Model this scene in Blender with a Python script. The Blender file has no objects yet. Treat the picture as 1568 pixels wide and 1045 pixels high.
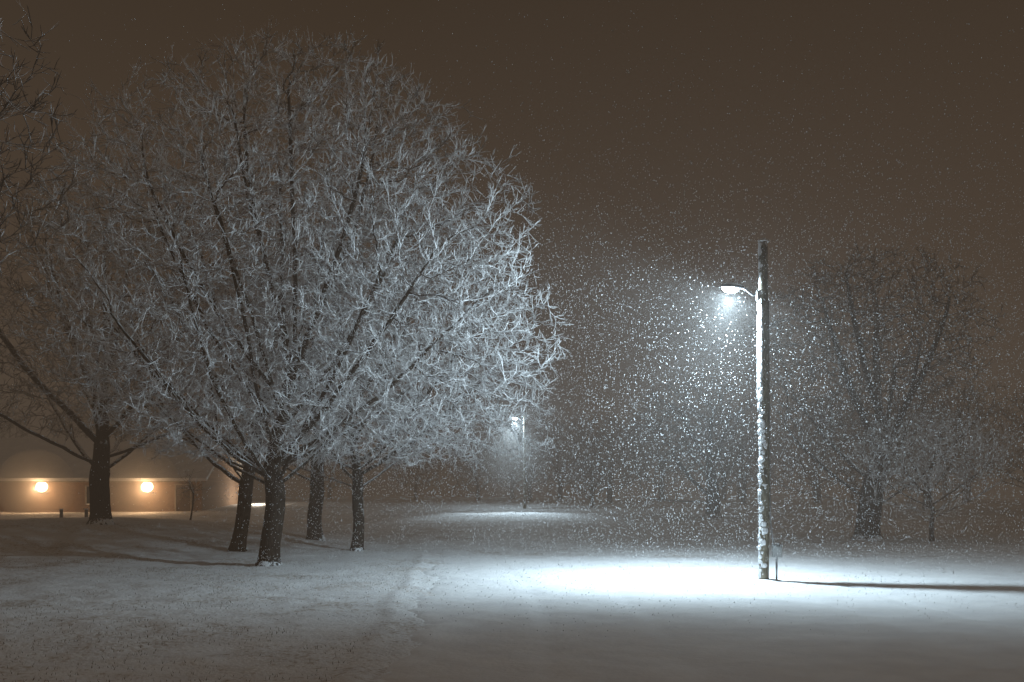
import bpy, math, random
import numpy as np
from mathutils import Vector
sc=bpy.context.scene
sc.view_settings.view_transform='Standard'; sc.view_settings.look='None'; sc.view_settings.exposure=0
rng=np.random.default_rng(7)

# ---------------------------------------------------------------- terrain
def hsh(ix,iy,s):
    n=(ix*374761393+iy*668265263+s*974634777)&0x7fffffff
    n=((n^(n>>13))*1274126177)&0x7fffffff
    return ((n^(n>>16))&0xffff)/65535.0
def vnoise(x,y,s=0):
    xi=np.floor(x).astype(np.int64); yi=np.floor(y).astype(np.int64)
    fx=x-xi; fy=y-yi; fx=fx*fx*(3-2*fx); fy=fy*fy*(3-2*fy)
    a=hsh(xi,yi,s);b=hsh(xi+1,yi,s);c=hsh(xi,yi+1,s);d=hsh(xi+1,yi+1,s)
    return (a*(1-fx)+b*fx)*(1-fy)+(c*(1-fx)+d*fx)*fy-0.5
def sstep(a,b,x):
    t=np.clip((x-a)/(b-a),0,1); return t*t*(3-2*t)
def edge_x(y): return -1.57-(y-11.7)*0.0536+0.05*np.sin(y*0.9)
def base_h(x,y):
    x=np.asarray(x,float); y=np.asarray(y,float)
    z=1.2*(np.clip(y-30,0,None)/45)**1.8
    z=np.where(z>1.1,1.1+0.42*(1-np.exp(-(z-1.1)/0.42)),z)
    z=z+1.0*np.exp(-((x+18)/11.3*1.0)**2-((y-42)/9.9)**2)
    z=z+0.35*vnoise(x/9,y/9,3)*sstep(26,45,y)
    return z
def far_edge(x): return 33.0-0.5*np.sin(x*.35)-.02*(x-5)**2*(x>5)
def wob(x,y): return .5*vnoise(x/.5,y/.8,31)+.25*vnoise(x/.2,y/.25,32)
def ground_h(x,y):
    x=np.asarray(x,float); y=np.asarray(y,float)
    z=base_h(x,y); d=x-edge_x(y)+wob(x,y)
    m=sstep(0.0,0.6,d)*(1-sstep(-.4,.6,y-far_edge(x)))
    mr=sstep(-2.0,.6,d)*(1-sstep(-.4,1.2,y-far_edge(x)))
    rough=0.05*vnoise(x/1.1,y/1.1,5)+0.045*vnoise(x/0.42,y/0.42,6)+0.035*vnoise(x/0.2,y/0.2,7)+0.10*vnoise(x/3.1,y/3.1,8)
    z=z+rough*(1-mr*.75)
    d0=x-edge_x(y)+.25*wob(x,y)
    z=z+0.045*np.exp(-((d0+0.22)/0.14)**2)*(1-sstep(33,36,y))*(0.9+.7*vnoise(x/.4,y/.5,9))
    z=z+0.45*np.exp(-((y-84)/1.1)**2)*sstep(1,4,x)*(1-sstep(18,26,x))
    return z-0.06*m
def road_h(x,y):
    d=x-edge_x(y)+wob(x,y)
    m=sstep(-.3,0.5,d)*(1-sstep(-.4,.5,y-far_edge(x)))
    z=base_h(x,y)+0.05*vnoise(x/2.7,y/2.2,11)+0.030*vnoise(x/.7,y/.8,12)+0.018*vnoise(x/.25,y/.25,13)
    for xo in (2.2,3.9,7.6,9.3):
        z=z-0.020*np.exp(-((x-edge_x(y)-xo+.3*np.sin(y*.22))/0.16)**2)
    return z+0.0-0.13*(1-m)

def mesh_obj(name,V,F,mats,midx=None,smooth=True):
    me=bpy.data.meshes.new(name)
    V=np.asarray(V,np.float32).reshape(-1,3)
    if not isinstance(F,list): F=[F]
    F=[np.asarray(f,np.int32) for f in F if len(f)]
    nl=sum(f.size for f in F); npoly=sum(len(f) for f in F)
    me.vertices.add(len(V)); me.vertices.foreach_set('co',V.ravel())
    me.loops.add(nl); me.loops.foreach_set('vertex_index',np.concatenate([f.ravel() for f in F]))
    me.polygons.add(npoly)
    st=[];o=0
    for f in F:
        k=f.shape[1]; st.append(o+np.arange(len(f))*k); o+=f.size
    me.polygons.foreach_set('loop_start',np.concatenate(st).astype(np.int32))
    me.polygons.foreach_set('use_smooth',np.full(npoly,smooth,bool))
    for m in mats: me.materials.append(m)
    if midx is not None: me.polygons.foreach_set('material_index',np.asarray(midx,np.int32))
    me.update(calc_edges=True)
    ob=bpy.data.objects.new(name,me); sc.collection.objects.link(ob); return ob

# ---------------------------------------------------------------- materials
def newmat(name):
    m=bpy.data.materials.new(name); m.use_nodes=True
    nt=m.node_tree; b=nt.nodes['Principled BSDF']; return m,nt,b
def N(nt,t,**k):
    n=nt.nodes.new(t)
    for a,v in k.items(): setattr(n,a,v)
    return n
def noise(nt,scale,detail=4,rough=.6,vec=None):
    n=N(nt,'ShaderNodeTexNoise'); n.inputs['Scale'].default_value=scale; n.inputs['Detail'].default_value=detail; n.inputs['Roughness'].default_value=rough
    if vec is None:
        g=N(nt,'ShaderNodeNewGeometry'); vec=g.outputs['Position']
    nt.links.new(vec,n.inputs['Vector']); return n.outputs['Fac']
def ramp(nt,fac,stops):
    r=N(nt,'ShaderNodeValToRGB'); el=r.color_ramp.elements
    while len(el)<len(stops): el.new(.5)
    for e,(p,c) in zip(el,stops):
        e.position=p; e.color=(c[0],c[1],c[2],1) if hasattr(c,'__len__') else (c,c,c,1)
    nt.links.new(fac,r.inputs['Fac']); return r.outputs['Color']
def mix(nt,f,a,b):
    m=N(nt,'ShaderNodeMix',data_type='RGBA')
    if isinstance(f,float): m.inputs[0].default_value=f
    else: nt.links.new(f,m.inputs[0])
    for s,v in ((m.inputs[6],a),(m.inputs[7],b)):
        if isinstance(v,tuple): s.default_value=(*v,1)
        else: nt.links.new(v,s)
    return m.outputs[2]
def bump(nt,b,h,st,dist):
    n=N(nt,'ShaderNodeBump'); n.inputs['Strength'].default_value=st; n.inputs['Distance'].default_value=dist
    nt.links.new(h,n.inputs['Height']); nt.links.new(n.outputs[0],b.inputs['Normal'])
def math_(nt,op,a,b=None,c=None):
    n=N(nt,'ShaderNodeMath',operation=op)
    for i,v in enumerate((a,b,c)):
        if v is None: continue
        if isinstance(v,(int,float)): n.inputs[i].default_value=v
        else: nt.links.new(v,n.inputs[i])
    return n.outputs[0]

def snow_mat(name,grass):
    m,nt,b=newmat(name)
    f1=noise(nt,1.3,3); c=ramp(nt,f1,[(.3,(.78,.79,.81)),(.7,(.88,.89,.90))])
    if grass>0:
        f2=noise(nt,9,3,.75); big=noise(nt,.45,2)
        s=math_(nt,'MULTIPLY_ADD',big,.6,f2)
        k=ramp(nt,s,[(.84,0),(.98,.6)])
        c=mix(nt,k,c,(.30,.21,.13))
    nt.links.new(c,b.inputs['Base Color']); b.inputs['Roughness'].default_value=.75
    b.inputs['Specular IOR Level'].default_value=.25
    bump(nt,b,noise(nt,12 if grass>0 else 9,4,.65),.6 if grass>0 else .4,.06 if grass>0 else .035)
    return m
M_lawn=snow_mat('snow_over_grass',1); M_road=snow_mat('snow_packed',0); M_snow=snow_mat('snow_plain',0)

def bark_mat(name,lo,hi,cov,side=0.0):
    m,nt,b=newmat(name)
    g=N(nt,'ShaderNodeNewGeometry'); sx=N(nt,'ShaderNodeSeparateXYZ'); nt.links.new(g.outputs['Normal'],sx.inputs[0])
    mp=N(nt,'ShaderNodeMapping'); mp.inputs['Scale'].default_value=(1,1,.22); nt.links.new(g.outputs['Position'],mp.inputs['Vector'])
    f=noise(nt,22,3,.7,mp.outputs[0]); bc=ramp(nt,f,[(.35,lo),(.7,hi)])
    n2=noise(nt,6,3,.75)
    s=math_(nt,'MULTIPLY_ADD',n2,1.7,-.85)
    s=math_(nt,'ADD',s,sx.outputs['Z'])
    if side: s=math_(nt,'MULTIPLY_ADD',sx.outputs['X'],side,s)
    k=ramp(nt,s,[(max(0,.55-cov),0),(min(1,.66-cov),1)])
    c=mix(nt,k,bc,(.82,.84,.87)); nt.links.new(c,b.inputs['Base Color']); b.inputs['Roughness'].default_value=.9
    b.inputs['Specular IOR Level'].default_value=.15
    bump(nt,b,f,.9,.03); return m
B_lo,B_hi=(.018,.014,.011),(.07,.054,.042)
M_bark=bark_mat('snowy_bark',B_lo,B_hi,.12,.2)
M_barkd=bark_mat('dark_bark',(.012,.009,.007),(.04,.03,.024),.06,.1)
def twig_mat(name,frost,a=(.89,.895,.91)):
    m,nt,b=newmat(name)
    g=N(nt,'ShaderNodeNewGeometry'); sx=N(nt,'ShaderNodeSeparateXYZ'); nt.links.new(g.outputs['Normal'],sx.inputs[0])
    s=math_(nt,'MULTIPLY_ADD',noise(nt,1.6,2,.8),1.3,-.65)
    s=math_(nt,'MULTIPLY_ADD',sx.outputs['Z'],.45,s)
    s=math_(nt,'ADD',s,.5)
    k=ramp(nt,s,[(max(0,.62-frost),0),(max(.05,.76-frost),1)])
    c=mix(nt,k,(.045,.034,.027),a); nt.links.new(c,b.inputs['Base Color']); b.inputs['Roughness'].default_value=.8
    b.inputs['Specular IOR Level'].default_value=.2
    return m
M_frost=twig_mat('frosted_twigs',.43); M_half=twig_mat('lightly_frosted_twigs',.19); M_dark=twig_mat('bare_twigs',.04)

def plain(name,col,rough=.6,metal=0,nz=0,em=None,es=0):
    m,nt,b=newmat(name)
    f=noise(nt,nz or 8,4); c=ramp(nt,f,[(.3,tuple(v*.75 for v in col)),(.7,tuple(min(1,v*1.15) for v in col))])
    nt.links.new(c,b.inputs['Base Color']); b.inputs['Roughness'].default_value=rough; b.inputs['Metallic'].default_value=metal
    if em: b.inputs['Emission Color'].default_value=(*em,1); b.inputs['Emission Strength'].default_value=es
    return m

# ---------------------------------------------------------------- ground
def axis(a,b,step,far_a,far_b):
    c=list(np.arange(a,b+1e-6,step)); s=step
    lo=a; L=[]
    while lo>far_a: s*=1.18; lo-=s; L.append(lo)
    s=step; hi=b; H=[]
    while hi<far_b: s*=1.12; hi+=s; H.append(hi)
    return np.array(L[::-1]+c+H)
def grid(name,xs,ys,h,mat):
    X,Y=np.meshgrid(xs,ys); Z=h(X,Y); V=np.stack([X,Y,Z],-1).reshape(-1,3)
    nx=len(xs); i=np.arange(len(ys)-1)[:,None]*nx+np.arange(nx-1)[None]
    F=np.stack([i,i+1,i+1+nx,i+nx],-1).reshape(-1,4)
    return mesh_obj(name,V,F,[mat])
grid('snow_ground',axis(-20,18,.10,-900,900),axis(4,38,.10,-60,1500),ground_h,M_lawn)
xs=axis(-4,20,.11,-4,60); ys=np.arange(-6,34.8,.11)
grid('snow_covered_road',xs,ys,road_h,M_road)

# ---------------------------------------------------------------- tubes / trees
def nrm(v): return v/np.maximum(np.linalg.norm(v,axis=-1,keepdims=True),1e-9)
REF=np.array([.93,.36,.05])
def tubes(S,E,dS,dE,rS,rE,n):
    out=[]
    a=np.arange(n)*2*math.pi/n
    for C,D,R in ((S,dS,rS),(E,dE,rE)):
        u=nrm(np.cross(D,REF)); v=np.cross(D,u)
        out.append(C[:,None]+R[:,None,None]*(np.cos(a)[None,:,None]*u[:,None]+np.sin(a)[None,:,None]*v[:,None]))
    V=np.stack(out,1).reshape(-1,3); m=len(S)
    b=np.arange(m)[:,None]*2*n; k=np.arange(n)[None]; k2=(k+1)%n
    F=np.stack([b+k,b+k2,b+n+k2,b+n+k],-1).reshape(-1,4)
    return V,F
class Acc:
    def __init__(s): s.V=[];s.F=[];s.M=[];s.o=0
    def add(s,V,F,m):
        s.V.append(V); s.F.append(F+s.o); s.M.append(np.full(len(F),m)); s.o+=len(V)
    def arrays(s): return np.concatenate(s.V),np.concatenate(s.F),np.concatenate(s.M)

def colonize(P0,par0,A,step,di,dk,iters,rng,bias,jit=.25):
    P=[np.array(P0,np.float32)]; par=list(par0); allP=P[0]
    near=np.zeros(len(A),int); nd=np.full(len(A),1e9,np.float32); alive=np.ones(len(A),bool)
    A=A.astype(np.float32); cnt=np.zeros(600000,np.int8); start=0
    for it in range(iters):
        new=allP[start:]
        if len(new)==0: break
        idx=np.nonzero(alive)[0]
        for c in range(0,len(new),600):
            nb=new[c:c+600]
            D=(A[idx]**2).sum(1)[:,None]+(nb**2).sum(1)[None]-2*A[idx]@nb.T
            j=D.argmin(1); dd=np.sqrt(np.maximum(D[np.arange(len(idx)),j],0))
            b=dd<nd[idx]; ii=idx[b]; nd[ii]=dd[b]; near[ii]=start+c+j[b]
        alive&=nd>dk
        f=alive&(nd<di)
        if not f.any(): break
        acc=np.zeros((len(allP),3),np.float32)
        fi=np.nonzero(f)[0]
        np.add.at(acc,near[fi],nrm(A[fi]-allP[near[fi]]))
        src=np.unique(near[fi]); src=src[cnt[src]<3]
        if len(src)==0: break
        d=nrm(nrm(acc[src])+bias+rng.normal(0,jit,(len(src),3)))
        cnt[src]+=1
        start=len(allP)
        allP=np.concatenate([allP,(allP[src]+d*step).astype(np.float32)]); par+=list(src)
    return allP.astype(float),np.array(par)

def sample_env(n,cx,cy,R,Ry,z0,z1,wide,rng,shell=.5,lump=.12,p=2.3,q=.55):
    out=[];tot=0
    while tot<n:
        t=rng.random(n*2); th=rng.random(n*2)*2*math.pi; u=rng.random(n*2)**shell
        prof=np.where(t>wide,(1-np.clip((t-wide)/(1-wide),0,1)**p)**q,(1-((wide-t)/wide)**2*.75)**.5)
        keep=rng.random(n*2)<prof**2
        t,th,u,prof=t[keep],th[keep],u[keep],prof[keep]
        lm=1+lump*(np.sin(3*th+5*t+cx)+.7*np.sin(7*th-9*t+cy)+.5*np.sin(13*th+17*t))*.6
        r=prof*u*lm
        out.append(np.stack([cx+R*r*np.cos(th),cy+Ry*r*np.sin(th),z0+(z1-z0)*t],-1)); tot+=len(t)
    return np.concatenate(out)[:n]

def limb(P,par,i0,az,el,length,step,rng,curve):
    i=i0; n=int(length/step); d_az=az; e=el; h=0
    for k in range(n):
        h+=rng.normal(0,.05); d_az=az+h; ee=e+curve*k/n+rng.normal(0,.06)
        d=np.array([math.cos(d_az)*math.cos(ee),math.sin(d_az)*math.cos(ee),math.sin(ee)])
        P.append(P[i]+d*step); par.append(i); i=len(P)-1
    return i

def build_tree(x,y,h_fork,R,Ry,z0,z1,nA,tr,seed,cx=None,cy=None,wide=.3,step=.25,di=2.2,dk=.42,limbs=8,lean=(0,0),
               r0=.006,tw=2,twl=(.2,.5),rt=.03,shell=.5,up=.12,el0=.15,p=2.3,q=.55,tr0=.011,baseonly=None,lump=.12,lfrac=.6,droop=0.0,rmin=.009,jit=.25):
    rng=np.random.default_rng(seed)
    zb=float(base_h(x,y))-.08 if baseonly is None else baseonly
    cx=x if cx is None else cx; cy=y if cy is None else cy
    P=[np.array([x,y,zb])]; par=[-1]
    wob=rng.normal(0,.02,2); n=int(h_fork/step)
    for k in range(n):
        wob=wob*.8+rng.normal(0,.012,2)
        P.append(P[-1]+np.array([lean[0]*step+wob[0],lean[1]*step+wob[1],step])); par.append(len(P)-2)
    top=len(P)-1; H=z1-zb
    az0=rng.random()*6.28
    i=limb(P,par,top,az0,1.35,(H-h_fork)*.55,step,rng,.1)
    ctr=list(range(top,i+1))
    for k in range(limbs):
        az=az0+k*2.4+rng.normal(0,.25); t=k/max(1,limbs-1)
        st=top if t<.45 else ctr[min(len(ctr)-1,int((t-.4)*.9*len(ctr)))]
        el=el0+.95*t*.85+rng.normal(0,.08)
        rr=abs(math.cos(az))*R+abs(math.sin(az))*Ry
        Ln=(rr if el<.6 else (H-h_fork)*.75)*lfrac
        limb(P,par,max(1,st-int(rng.integers(0,4)) if t<.45 else st),az,el,Ln,step,rng,.35 if el>.3 else .1)
    A=sample_env(nA,cx,cy,R,Ry,z0,z1,wide,rng,shell,lump,p,q)
    if droop:
        rad=np.hypot((A[:,0]-cx)/R,(A[:,1]-cy)/Ry); t=(A[:,2]-z0)/(z1-z0)
        A[:,2]-=droop*np.clip(rad-.5,0,1)*np.clip(1-t*2.2,0,1)
    P,par=colonize(P,par,A,step,di,dk,120,rng,np.array([0,0,up]),jit)
    nN=len(P); w=np.zeros(nN); ch=np.zeros(nN,int)
    for i in range(nN-1,0,-1):
        if ch[i]==0: w[i]=1
        w[par[i]]+=w[i]; ch[par[i]]+=1
    if w[0]<1:w[0]=1
    e=math.log(w[1])/math.log(tr/r0); r=np.maximum(r0*w**(1/e),rmin)
    zz=P[:,2]-zb
    istr=np.zeros(nN,bool); istr[:n+1]=True
    r=np.where(istr,r*(1+.55*np.exp(-zz/.22)),r)
    mc=np.full(nN,-1); best=np.zeros(nN)
    for i in range(1,nN):
        if w[i]>best[par[i]]: best[par[i]]=w[i]; mc[par[i]]=i
    D=np.zeros((nN,3)); D[1:]=nrm(P[1:]-P[par[1:]]); D[0]=(0,0,1)
    T=D.copy(); has=mc>=0; T[has]=nrm(D[has]+D[mc[has]])
    idx=np.arange(1,nN); pp=par[idx]; ismain=mc[pp]==idx
    dS=np.where(ismain[:,None],T[pp],D[idx]); rS=np.where(ismain,r[pp],np.minimum(r[pp],r[idx]*1.2))
    acc=Acc()
    for lo,hi,ns,mi in ((.09,9,10,0),(.03,.09,6,0),(.018,.03,4,0),(0,.018,3,1)):
        s=(r[idx]>=lo)&(r[idx]<hi)
        if s.any():
            V,F=tubes(P[pp[s]],P[idx[s]],dS[s],T[idx[s]],rS[s],r[idx[s]],ns); acc.add(V,F,mi)
    if tw>0:
        c=np.nonzero((r<rt)&(np.arange(nN)>n))[0]; c=np.repeat(c,int(math.ceil(tw))); c=c[rng.random(len(c))<tw/math.ceil(tw)]
        def gen(B,d0,Lr,spread,rr,depth):
            m=len(B); d=nrm(d0+rng.normal(0,spread,(m,3))+np.array([0,0,.15]))
            L=rng.uniform(Lr[0],Lr[1],m)[:,None]
            p1=B+d*L*.5; d2=nrm(d+rng.normal(0,.16,(m,3))+np.array([0,0,.10])); p2=p1+d2*L*.5
            R1=np.full(m,rr)
            V,F=tubes(B,p1,d,nrm(d+d2),R1,R1*.85,3); acc.add(V,F,1)
            V,F=tubes(p1,p2,nrm(d+d2),d2,R1*.85,R1*.4,3); acc.add(V,F,1)
            if depth>0:
                gen(p1,d,(Lr[0]*.5,Lr[1]*.6),.55,rr*.85,depth-1)
        gen(P[c],D[c],twl,.42,tr0,1)
    return acc.arrays()
def tree(name,mats,*a,**k):
    V,F,M=build_tree(*a,**k)
    return mesh_obj(name,V,F,mats,M)

FR=[M_bark,M_frost]
tree('snowy_maple_tree',FR,-6.9,28.2,2.9,6.9,5.8,3.0,14.9,11500,.28,11,cx=-6.3,wide=.34,limbs=24,tw=1.9,droop=1.5,tr0=.0098,dk=.27,step=.19,twl=(.18,.44),di=1.4,lump=.14,jit=.16,lfrac=.78,el0=.34)
tree('snowy_maple_tree',FR,-5.3,34.0,3.0,6.0,4.6,3.0,12.4,5200,.19,12,cx=-4.6,wide=.3,limbs=16,tw=1.8,droop=1.8,tr0=.011,dk=.33,step=.22,di=1.6,lump=.18,jit=.18,lfrac=.8,el0=.25)
tree('snowy_maple_tree',FR,-9.1,33.0,3.2,5.6,4.6,4.2,13.4,2800,.23,13,cx=-10.4,wide=.35,limbs=12,tw=1.5,dk=.38,tr0=.011,lump=.2,lfrac=.75,el0=.3)
tree('snowy_maple_tree',FR,-7.5,38.0,3.2,5.0,4.5,4.6,12.0,1100,.27,14,wide=.35,limbs=9,tw=1,lfrac=.75,el0=.3)
DK=[M_barkd,M_half]
tree('snowy_oak_tree',DK,-15.7,38.0,2.9,7.8,6.0,4.4,14.0,3600,.38,21,cx=-16.5,wide=.4,limbs=14,tw=1.8,step=.26,dk=.42,di=2.0,lfrac=.85,lump=.2,el0=.25)
tree('snowy_oak_tree',DK,-12.9,19.5,4.5,3.9,3.6,6.4,13.2,1900,.20,22,wide=.45,limbs=10,tw=1.8,dk=.38,lump=.2)
RD=[M_barkd,M_dark]
tree('bare_elm_tree',RD,15.7,44.0,2.3,5.1,4.6,4.2,13.1,2400,.52,31,cx=16.0,wide=.5,limbs=13,tw=1.8,step=.26,dk=.40,di=2.2,p=3,lfrac=.9,lump=.25,r0=.009,rmin=.016,tr0=.015,droop=1.5)
tree('bare_elm_tree',RD,12.9,64.0,2.4,4.6,4.5,3.2,9.8,1200,.46,32,cx=11.5,wide=.45,limbs=9,tw=1.5,step=.35,dk=.5,di=2.6,lfrac=.8,tr0=.018,rmin=.018,r0=.011)
tree('young_crabapple_tree',[M_barkd,M_frost],17.7,42.0,1.5,3.3,3.0,2.3,5.6,1300,.09,33,wide=.45,limbs=12,tw=2,step=.18,dk=.28,di=1.3,lfrac=.8,tr0=.013)
tree('sapling_tree',[M_barkd,M_half],-15.2,47.0,.9,.7,.7,1.9,3.2,60,.04,34,limbs=3,tw=1,step=.15,dk=.25,di=1.2,r0=.01)
acc=Acc(); vari=[]
for s in range(4):
    vari.append(build_tree(0,0,2.2,4.6,4.6,2.2,9.5,800,.28,50+s,wide=.45,limbs=10,tw=1.3,step=.35,dk=.5,di=2.4,r0=.013,tr0=.024,rmin=.022,twl=(.4,.9),baseonly=-.1,lump=.3,lfrac=.8))
r2=np.random.default_rng(5)
spots=[(24,66,.75),(30,72,.95),(35,66,.85),(27,88,1.05),(19.5,84,.7),(9,92,.85),(5,104,.9),(15,100,1.05),(22,104,1.1),(33,96,1.15),(42,92,1.2),(50,84,1.0),(45,70,.8),(-4,118,.8),(-12,124,.8),(-22,120,.85),(48,110,1.2),(60,100,1.2),(10,125,1.15),(0,135,1.0),(28,122,1.2),(38,125,1.2),(-33,112,1.1),(-45,108,1.15),(-56,104,1.2),(6.3,78,.42),(2,112,.9)]
for j,(x,y,s) in enumerate(spots):
    V,F,M=vari[j%4]; a=r2.random()*6.28; c,sn=math.cos(a),math.sin(a)
    W=np.stack([V[:,0]*c-V[:,1]*sn,V[:,0]*sn+V[:,1]*c,V[:,2]],-1)*s+np.array([x,y,float(base_h(x,y))])
    acc.V.append(W); acc.F.append(F+acc.o); acc.M.append(M); acc.o+=len(W)
V,F,M=acc.arrays(); mesh_obj('distant_trees',V,F,[M_barkd,M_dark],M)

# ---------------------------------------------------------------- primitive helpers
def join_prims(name,parts,parent=None):
    V=[];F=[];mi=[];mats=[]
    for v,f,m in parts:
        if m not in mats: mats.append(m)
        o=len(V); V+= [tuple(p) for p in v]; F+=[tuple(i+o for i in q) for q in f]; mi+=[mats.index(m)]*len(f)
    me=bpy.data.meshes.new(name); me.from_pydata(V,[],F)
    for m in mats: me.materials.append(m)
    me.polygons.foreach_set('material_index',mi); me.update()
    ob=bpy.data.objects.new(name,me); sc.collection.objects.link(ob)
    if parent: ob.parent=parent
    return ob
def box(x0,x1,y0,y1,z0,z1,m,bev=0.0):
    v=[(x,y,z) for z in (z0,z1) for y in (y0,y1) for x in (x0,x1)]
    return v,[(0,2,3,1),(4,5,7,6),(0,1,5,4),(2,6,7,3),(0,4,6,2),(1,3,7,5)],m
def lathe(path,m,n=20):
    P=np.array([p[:3] for p in path],float); R=[p[3] for p in path]; D=nrm(np.gradient(P,axis=0))
    v=[];f=[]
    for C,d,r in zip(P,D,R):
        ref=REF if abs(d@nrm(REF))<.9 else np.array([0,0,1.])
        u=nrm(np.cross(d,ref)); w=np.cross(d,u)
        for k in range(n):
            a=2*math.pi*k/n; v.append(tuple(C+r*(math.cos(a)*u+math.sin(a)*w)))
    for i in range(len(P)-1):
        for k in range(n):
            k2=(k+1)%n; f.append((i*n+k,i*n+k2,(i+1)*n+k2,(i+1)*n+k))
    f.append(tuple(range(n))[::-1]); f.append(tuple((len(P)-1)*n+k for k in range(n)))
    return v,f,m
def empty(name,loc=(0,0,0)):
    e=bpy.data.objects.new(name,None); sc.collection.objects.link(e); return e
def ellip(c,rx,ry,rz,m,axis=(1,0,0),n=16,mm=10,zcut=(-1,1),seed=None):
    ax=nrm(np.array(axis,float)); up=np.array([0,0,1.]); sd=nrm(np.cross(up,ax)); up=np.cross(ax,sd)
    v=[];f=[]; a0=math.asin(zcut[0]); a1=math.asin(zcut[1]); rg=np.random.default_rng(seed) if seed is not None else None
    for i in range(mm+1):
        b=a0+(a1-a0)*i/mm
        for k in range(n):
            a=2*math.pi*k/n; q=1+(rg.normal(0,.14) if rg is not None else 0)
            v.append(tuple(np.array(c)+q*(rx*math.cos(b)*math.cos(a)*ax+ry*math.cos(b)*math.sin(a)*sd+rz*math.sin(b)*up)))
    for i in range(mm):
        for k in range(n):
            k2=(k+1)%n; f.append((i*n+k,i*n+k2,(i+1)*n+k2,(i+1)*n+k))
    f.append(tuple(range(n))[::-1]); f.append(tuple(mm*n+k for k in range(n)))
    return v,f,m
def smooth(ob,ang=40):
    ob.data.polygons.foreach_set('use_smooth',[True]*len(ob.data.polygons)); ob.data.update()

M_pole=bark_mat('weathered_wood_pole',(.09,.08,.06),(.30,.27,.20),.16,-.55)
M_metal=plain('galvanised_metal',(.35,.36,.37),.45,.7)
M_dmetal=plain('dark_housing',(.10,.10,.105),.5,.3)
M_box=plain('grey_utility_box',(.38,.39,.39),.5,.1)
M_lens=plain('lit_lens',(.9,.9,.9),.4,0,em=(.80,.93,1.0),es=60)

def haze_mat(name,sc_d,aniso,ab=0,em=None,es=0):
    m=bpy.data.materials.new(name); m.use_nodes=True; nt=m.node_tree; nt.nodes.clear()
    out=N(nt,'ShaderNodeOutputMaterial'); cur=None
    def add(s):
        nonlocal cur
        if cur is None: cur=s.outputs[0]; return
        a=N(nt,'ShaderNodeAddShader'); nt.links.new(cur,a.inputs[0]); nt.links.new(s.outputs[0],a.inputs[1]); cur=a.outputs[0]
    if sc_d>0:
        vs=N(nt,'ShaderNodeVolumeScatter'); vs.inputs['Density'].default_value=sc_d; vs.inputs['Anisotropy'].default_value=aniso; vs.inputs['Color'].default_value=(1,1,1,1); add(vs)
    if ab>0:
        va=N(nt,'ShaderNodeVolumeAbsorption'); va.inputs['Density'].default_value=ab; va.inputs['Color'].default_value=(0,0,0,1); add(va)
    if em:
        ve=N(nt,'ShaderNodeEmission'); ve.inputs['Color'].default_value=(*em,1); ve.inputs['Strength'].default_value=es; add(ve)
    nt.links.new(cur,out.inputs['Volume']); return m
def haze_ball(name,c,r,m,parent=None):
    o=join_prims(name,[ellip(c,r,r,r,m,n=40,mm=24)],parent); smooth(o); return o

def spot(name,loc,direction,power,col,ang,blend,size,parent):
    l=bpy.data.lights.new(name,'SPOT'); l.energy=power; l.color=col; l.spot_size=math.radians(ang); l.spot_blend=blend; l.shadow_soft_size=size
    o=bpy.data.objects.new(name,l); sc.collection.objects.link(o); o.location=loc
    o.rotation_euler=Vector(direction).to_track_quat('-Z','Y').to_euler(); o.parent=parent; return o
def point(name,loc,p,col,size,par):
    l=bpy.data.lights.new(name,'POINT'); l.energy=p; l.color=col; l.shadow_soft_size=size
    o=bpy.data.objects.new(name,l); sc.collection.objects.link(o); o.location=loc; o.parent=par

def street_lamp(px,py,H,lh,dirxy,seed):
    zb=float(base_h(px,py))-.1; top=zb+H+.1
    e=empty('street_lamp')
    path=[(px+.02*math.sin(z*.5),py,z,.125-.002*(z-zb)) for z in np.linspace(zb,top-.02,24)]; path.append((px,py,top,.09))
    o=join_prims('pole',[lathe(path,M_pole,24)],e); smooth(o)
    o=join_prims('snow_cap',[ellip((px,py,top),.12,.12,.07,M_snow,seed=seed)],e); smooth(o)
    d=nrm(np.array([dirxy[0],dirxy[1],0.])); zl=zb+lh
    a0=np.array([px,py,zl-.20])+d*.10; a1=a0+d*.16+[0,0,.04]; a2=a0+d*.30+[0,0,.17]; a3=a0+d*.42+[0,0,.22]
    parts=[lathe([(*p,.028) for p in (a0,a1,a2,a3)],M_dmetal,12),
           box(px-.16,px-.10,py-.05,py+.05,zl-.32,zl-.08,M_metal)]
    o=join_prims('arm',parts,e); smooth(o)
    ax=nrm(d+np.array([0,0,.16])); hc=a3+ax*.20
    parts=[ellip(hc,.30,.13,.075,M_dmetal,axis=ax,n=20,zcut=(-.25,1)),lathe([(*(hc+np.array([0,0,.05])),.03),(*(hc+np.array([0,0,.12])),.03)],M_dmetal,10)]
    o=join_prims('lamp_head',parts,e); smooth(o)
    lc=hc+ax*.05-np.array([0,0,.022])
    o=join_prims('lens',[ellip(lc,.21,.12,.12,M_lens,axis=ax,n=18,zcut=(-1,0))],e); smooth(o)
    o=join_prims('head_snow',[ellip(hc+np.array([0,0,.065]),.22,.10,.035,M_snow,axis=ax,seed=seed+1)],e); smooth(o)
    return e,lc

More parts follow.
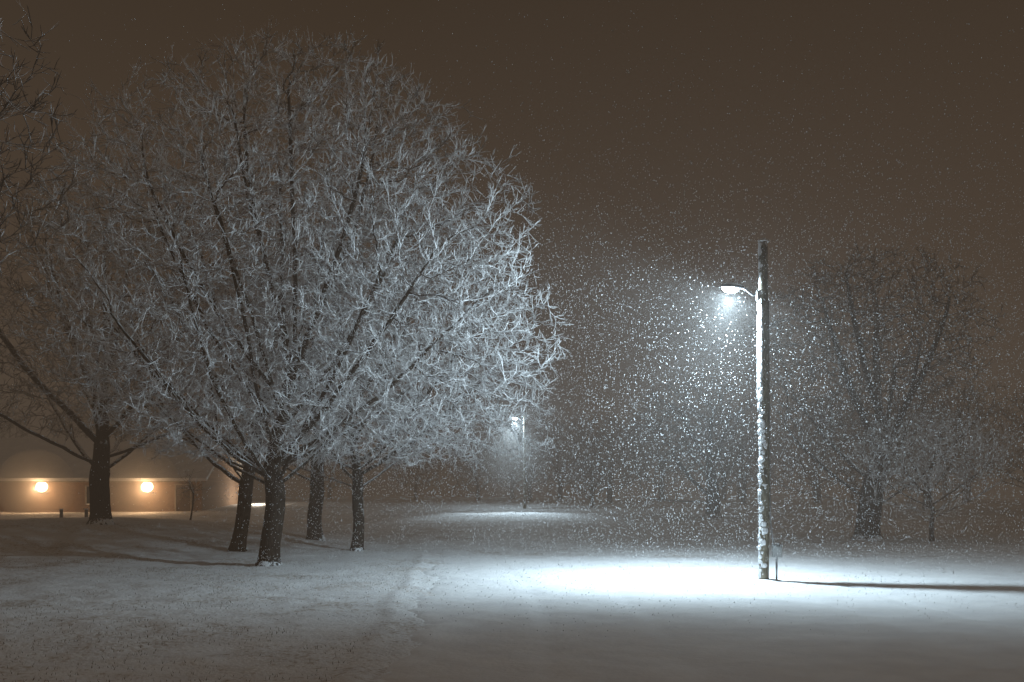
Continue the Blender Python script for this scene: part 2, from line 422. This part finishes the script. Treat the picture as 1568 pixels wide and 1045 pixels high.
e,lc=street_lamp(5.91,23.4,8.0,7.02,(-.94,.36),1)
CW=(.69,.885,1.0)
lp=lc-np.array([0,0,.17])
point('lamp_light_spill',lp,750,CW,.08,e)
spot('lamp_light_throw',lp,(-.8,.5,-.65),4100,CW,162,.75,.10,e)
spot('lamp_light_pool',lp,(.40,.30,-1),4200,CW,164,.8,.10,e)
haze_ball('lit_snow_haze',(lc[0]-1,lc[1],lc[2]-2.5),10.5,haze_mat('lit_haze',.0052,.1),e)
rg=np.random.default_rng(3); parts=[]
z=4.35
while z<6.6:
    a=math.pi+.45+rg.normal(0,.06); r=.108
    parts.append(ellip((5.91+r*math.cos(a),23.4+r*math.sin(a),z),.030,.085+rg.random()*.02,.16,M_snow,axis=(math.cos(a),math.sin(a),0),n=12,mm=6,seed=int(z*100))); z+=.12
z=.15
while z<4.4:
    a=math.pi+.80+rg.normal(0,.45); r=.114; s=rg.uniform(.02,.08)
    parts.append(ellip((5.91+r*math.cos(a),23.4+r*math.sin(a),z),.017,s,s*rg.uniform(.5,1.6),M_snow,axis=(math.cos(a),math.sin(a),0),n=12,mm=6,seed=int(z*100))); z+=rg.uniform(.03,.14)
o=join_prims('plastered_snow',parts,e); smooth(o)
o=join_prims('conduit',[lathe([(6.20,23.33,-.1,.024),(6.20,23.33,.62,.024)],M_metal,10),
    lathe([(6.15,23.36,.85,.018),(6.11,23.38,1.1,.018),(6.065,23.39,1.5,.018),(6.05,23.4,4,.018),(6.03,23.4,6.6,.018)],M_metal,10)],e); smooth(o)
o=join_prims('utility_box',[box(6.09,6.30,23.22,23.36,.58,.86,M_box),box(6.10,6.29,23.205,23.217,.60,.84,M_box),box(6.085,6.305,23.21,23.365,.862,.885,M_metal)],e)
bv=o.modifiers.new('b','BEVEL'); bv.width=.006
o=join_prims('box_snow',[ellip((6.195,23.29,.885),.10,.075,.05,M_snow,seed=9,zcut=(-.1,1))],e); smooth(o)
o=join_prims('snow_mound',[ellip((5.95,23.4,0.0),.42,.36,.07,M_snow)],e); smooth(o)

e2,lc2=street_lamp(.95,75.0,7.2,6.9,(-.98,-.2),4)
lp2=lc2-np.array([0,0,.17])
point('lamp_light_wide',lp2,1200,CW,.12,e2)
spot('lamp_light_pool',lp2,(-.05,-1.3,-1),11000,CW,66,.9,.12,e2)
haze_ball('lit_snow_haze',(lc2[0],lc2[1],lc2[2]-1),6,haze_mat('lit_haze_far',.022,.1),e2)

# ---------------------------------------------------------------- building
M_brick,nt,b=newmat('tan_brick')
br=N(nt,'ShaderNodeTexBrick'); g=N(nt,'ShaderNodeNewGeometry'); mp=N(nt,'ShaderNodeMapping'); mp.inputs['Rotation'].default_value=(math.radians(90),0,0)
nt.links.new(g.outputs['Position'],mp.inputs['Vector']); nt.links.new(mp.outputs[0],br.inputs['Vector'])
br.inputs['Scale'].default_value=3; br.inputs['Color1'].default_value=(.28,.18,.12,1); br.inputs['Color2'].default_value=(.22,.14,.10,1); br.inputs['Mortar'].default_value=(.3,.25,.2,1)
nt.links.new(br.outputs['Color'],b.inputs['Base Color']); b.inputs['Roughness'].default_value=.9
M_trim=plain('painted_trim',(.35,.31,.27),.6); M_glass=plain('dark_glass',(.05,.045,.04),.3); M_door=plain('door_paint',(.12,.09,.07),.5)
M_wl=plain('lit_wall_lamp',(.9,.8,.6),.4,em=(1.0,.70,.40),es=20)
B=empty('brick_park_building')
x0,x1,y0,y1,zg,ze,zr=-46,-21.8,70,80,.6,3.3,6.1
parts=[box(x0,x1,y0,y1,zg-.5,ze,M_brick)]
parts.append(([(x0,y0,ze),(x0,y1,ze),(x0,75,zr-.1),(x1,y0,ze),(x1,y1,ze),(x1,75,zr-.1)],[(0,2,1),(3,4,5)],M_brick))
join_prims('walls',parts,B)
def slab(ya,za,yb,zb_,t,m,xa=x0-.5,xb=x1+.5):
    v=[(xa,ya,za),(xb,ya,za),(xb,yb,zb_),(xa,yb,zb_)]; v+=[(p[0],p[1],p[2]+t) for p in v]
    return v,[(3,2,1,0),(4,5,6,7),(0,1,5,4),(1,2,6,5),(2,3,7,6),(3,0,4,7)],m
s=(zr-ze)/5
join_prims('roof',[slab(y0-.6,ze-.6*s+.02,75,zr,.12,M_trim),slab(75,zr,y1+.6,ze-.6*s+.02,.12,M_trim)],B)
join_prims('roof_snow',[slab(y0-.65,ze-.65*s+.145,75,zr+.124,.2,M_snow,x0-.52,x1+.52),slab(75,zr+.124,y1+.65,ze-.65*s+.145,.2,M_snow,x0-.52,x1+.52)],B)
wp=[]
for xw in (-43,-38,-29.3):
    wp+= [box(xw-.6,xw+.6,y0-.02,y0+.02,1.5,2.7,M_glass),box(xw-.7,xw-.6,y0-.06,y0-.002,1.42,2.78,M_trim),box(xw+.6,xw+.7,y0-.06,y0-.002,1.42,2.78,M_trim),box(xw-.6,xw+.6,y0-.06,y0-.002,2.7,2.78,M_trim),box(xw-.6,xw+.6,y0-.1,y0-.002,1.42,1.5,M_snow)]
join_prims('windows',wp,B)
join_prims('door',[box(-23.6,-22.6,y0-.03,y0+.02,.7,2.8,M_door),box(-23.7,-23.6,y0-.06,y0-.002,.7,2.9,M_trim),box(-22.6,-22.5,y0-.06,y0-.002,.7,2.9,M_trim),box(-23.6,-22.6,y0-.06,y0-.002,2.8,2.9,M_trim)],B)
for i,xl in enumerate((-33.0,-25.6)):
    join_prims('wall_lamp',[box(xl-.40,xl+.40,y0-.12,y0-.004,2.22,2.30,M_dmetal),box(xl-.40,xl+.40,y0-.12,y0-.004,3.06,3.12,M_dmetal),
        ellip((xl,y0-.14,2.68),.42,.18,.37,M_wl)],B)
    point('wall_lamp_light',(xl,y0-.9,2.5),300,(1,.60,.30),.15,B)
    haze_ball('wall_lamp_haze',(xl,y0-1.0,2.7),2.6,haze_mat('warm_haze',.15,0),B)
join_prims('side_lamp',[ellip((x1+.06,79.4,2.6),.07,.05,.06,M_wl)],B)
point('side_lamp_light',(x1+1.9,77.8,1.9),380,(1,.86,.68),.1,B)

M_wood=plain('weathered_wood',(.12,.095,.075),.85)
def fence(pts,h,rail=True):
    E=empty('wooden_fence'); parts=[]
    for (x,y) in pts:
        z=float(base_h(x,y)); parts+= [box(x-.07,x+.07,y-.07,y+.07,z-.2,z+h,M_wood),box(x-.08,x+.08,y-.08,y+.08,z+h+.003,z+h+.07,M_snow)]
    join_prims('posts',parts,E)
fence([(-24.9,55),(-23.6,55.2)],.85)

# ---------------------------------------------------------------- grass tips
M_grass=plain('dry_grass',(.13,.10,.055),.9)
n=9000; gy=6+rng.random(n)**.8*24; gx=edge_x(gy)-.3-rng.random(n)*(gy*.45+2)
k=vnoise(gx/1.3,gy/1.3,21)+.25*vnoise(gx/.4,gy/.4,22)>.02; gx,gy=gx[k],gy[k]; n=len(gx)
gz=ground_h(gx,gy); a=rng.random(n)*6.28; h=rng.uniform(.02,.05,n); w=.005
b0=np.stack([gx-np.cos(a)*w,gy-np.sin(a)*w,gz-.01],-1); b1=np.stack([gx+np.cos(a)*w,gy+np.sin(a)*w,gz-.01],-1)
tp=np.stack([gx+rng.normal(0,.02,n),gy+rng.normal(0,.02,n),gz+h],-1)
mesh_obj('grass_tips',np.stack([b0,b1,tp],1),np.arange(3*n).reshape(-1,3),[M_grass],smooth=False)

# ---------------------------------------------------------------- falling snow
m,nt,b=newmat('snowflakes'); nt.nodes.remove(b)
df=N(nt,'ShaderNodeBsdfDiffuse'); df.inputs[0].default_value=(.95,.96,.98,1)
tr=N(nt,'ShaderNodeBsdfTranslucent'); tr.inputs[0].default_value=(.95,.96,.98,1); ms=N(nt,'ShaderNodeMixShader'); ms.inputs[0].default_value=.5
nt.links.new(df.outputs[0],ms.inputs[1]); nt.links.new(tr.outputs[0],ms.inputs[2]); nt.links.new(ms.outputs[0],nt.nodes['Material Output'].inputs['Surface'])
n=70000
C=np.stack([rng.uniform(-6,14,n),rng.uniform(13,33,n),rng.uniform(.1,9.0,n)],-1)
s=rng.uniform(.0045,.0092,n)*(.5+.5*C[:,1]/24); ax=nrm(rng.normal(0,.15,(n,3))+np.array([.2,0,1]))
u=nrm(np.cross(ax,np.array([0,1.,0]))); w=np.cross(ax,u)
st=rng.uniform(1.0,2.2,n)
V=np.stack([C+ax*(s*st)[:,None],C-ax*(s*st)[:,None],C+u*s[:,None],C+w*s[:,None],C-u*s[:,None],C-w*s[:,None]],1)
f=np.array([(0,2,3),(0,3,4),(0,4,5),(0,5,2),(1,3,2),(1,4,3),(1,5,4),(1,2,5)])
F=(np.arange(n)[:,None,None]*6+f[None]).reshape(-1,3)
mesh_obj('falling_snow',V,F,[m])

# ---------------------------------------------------------------- fog
join_prims('fog',[box(-250,250,-50,420,-3,24,haze_mat('glowing_haze',0,0,.0098,(1,.735,.52),.00073))])  # absorbing fog; its brown emission is put in to stand for scattered sky glow

# ---------------------------------------------------------------- world
w=bpy.data.worlds.new('World'); sc.world=w; w.use_nodes=True; nt=w.node_tree; bg=nt.nodes['Background']
tc=N(nt,'ShaderNodeTexCoord'); sx=N(nt,'ShaderNodeSeparateXYZ'); nt.links.new(tc.outputs['Generated'],sx.inputs[0])
c=ramp(nt,sx.outputs['Z'],[(0,(.090,.061,.040)),(.2,(.058,.038,.024)),(.48,(.029,.018,.010)),(.7,(.085,.060,.040)),(1,(.13,.095,.068))])
nt.links.new(c,bg.inputs['Color']); bg.inputs['Strength'].default_value=1

# ---------------------------------------------------------------- camera
cam=bpy.data.cameras.new('camera'); co=bpy.data.objects.new('camera',cam); sc.collection.objects.link(co); sc.camera=co
co.location=(0,0,2); co.rotation_euler=(math.radians(90),0,0); cam.lens=35; cam.sensor_width=36; cam.shift_y=.1518; cam.clip_end=3000
print('faces',sum(len(o.data.polygons) for o in bpy.data.objects if o.type=='MESH'))
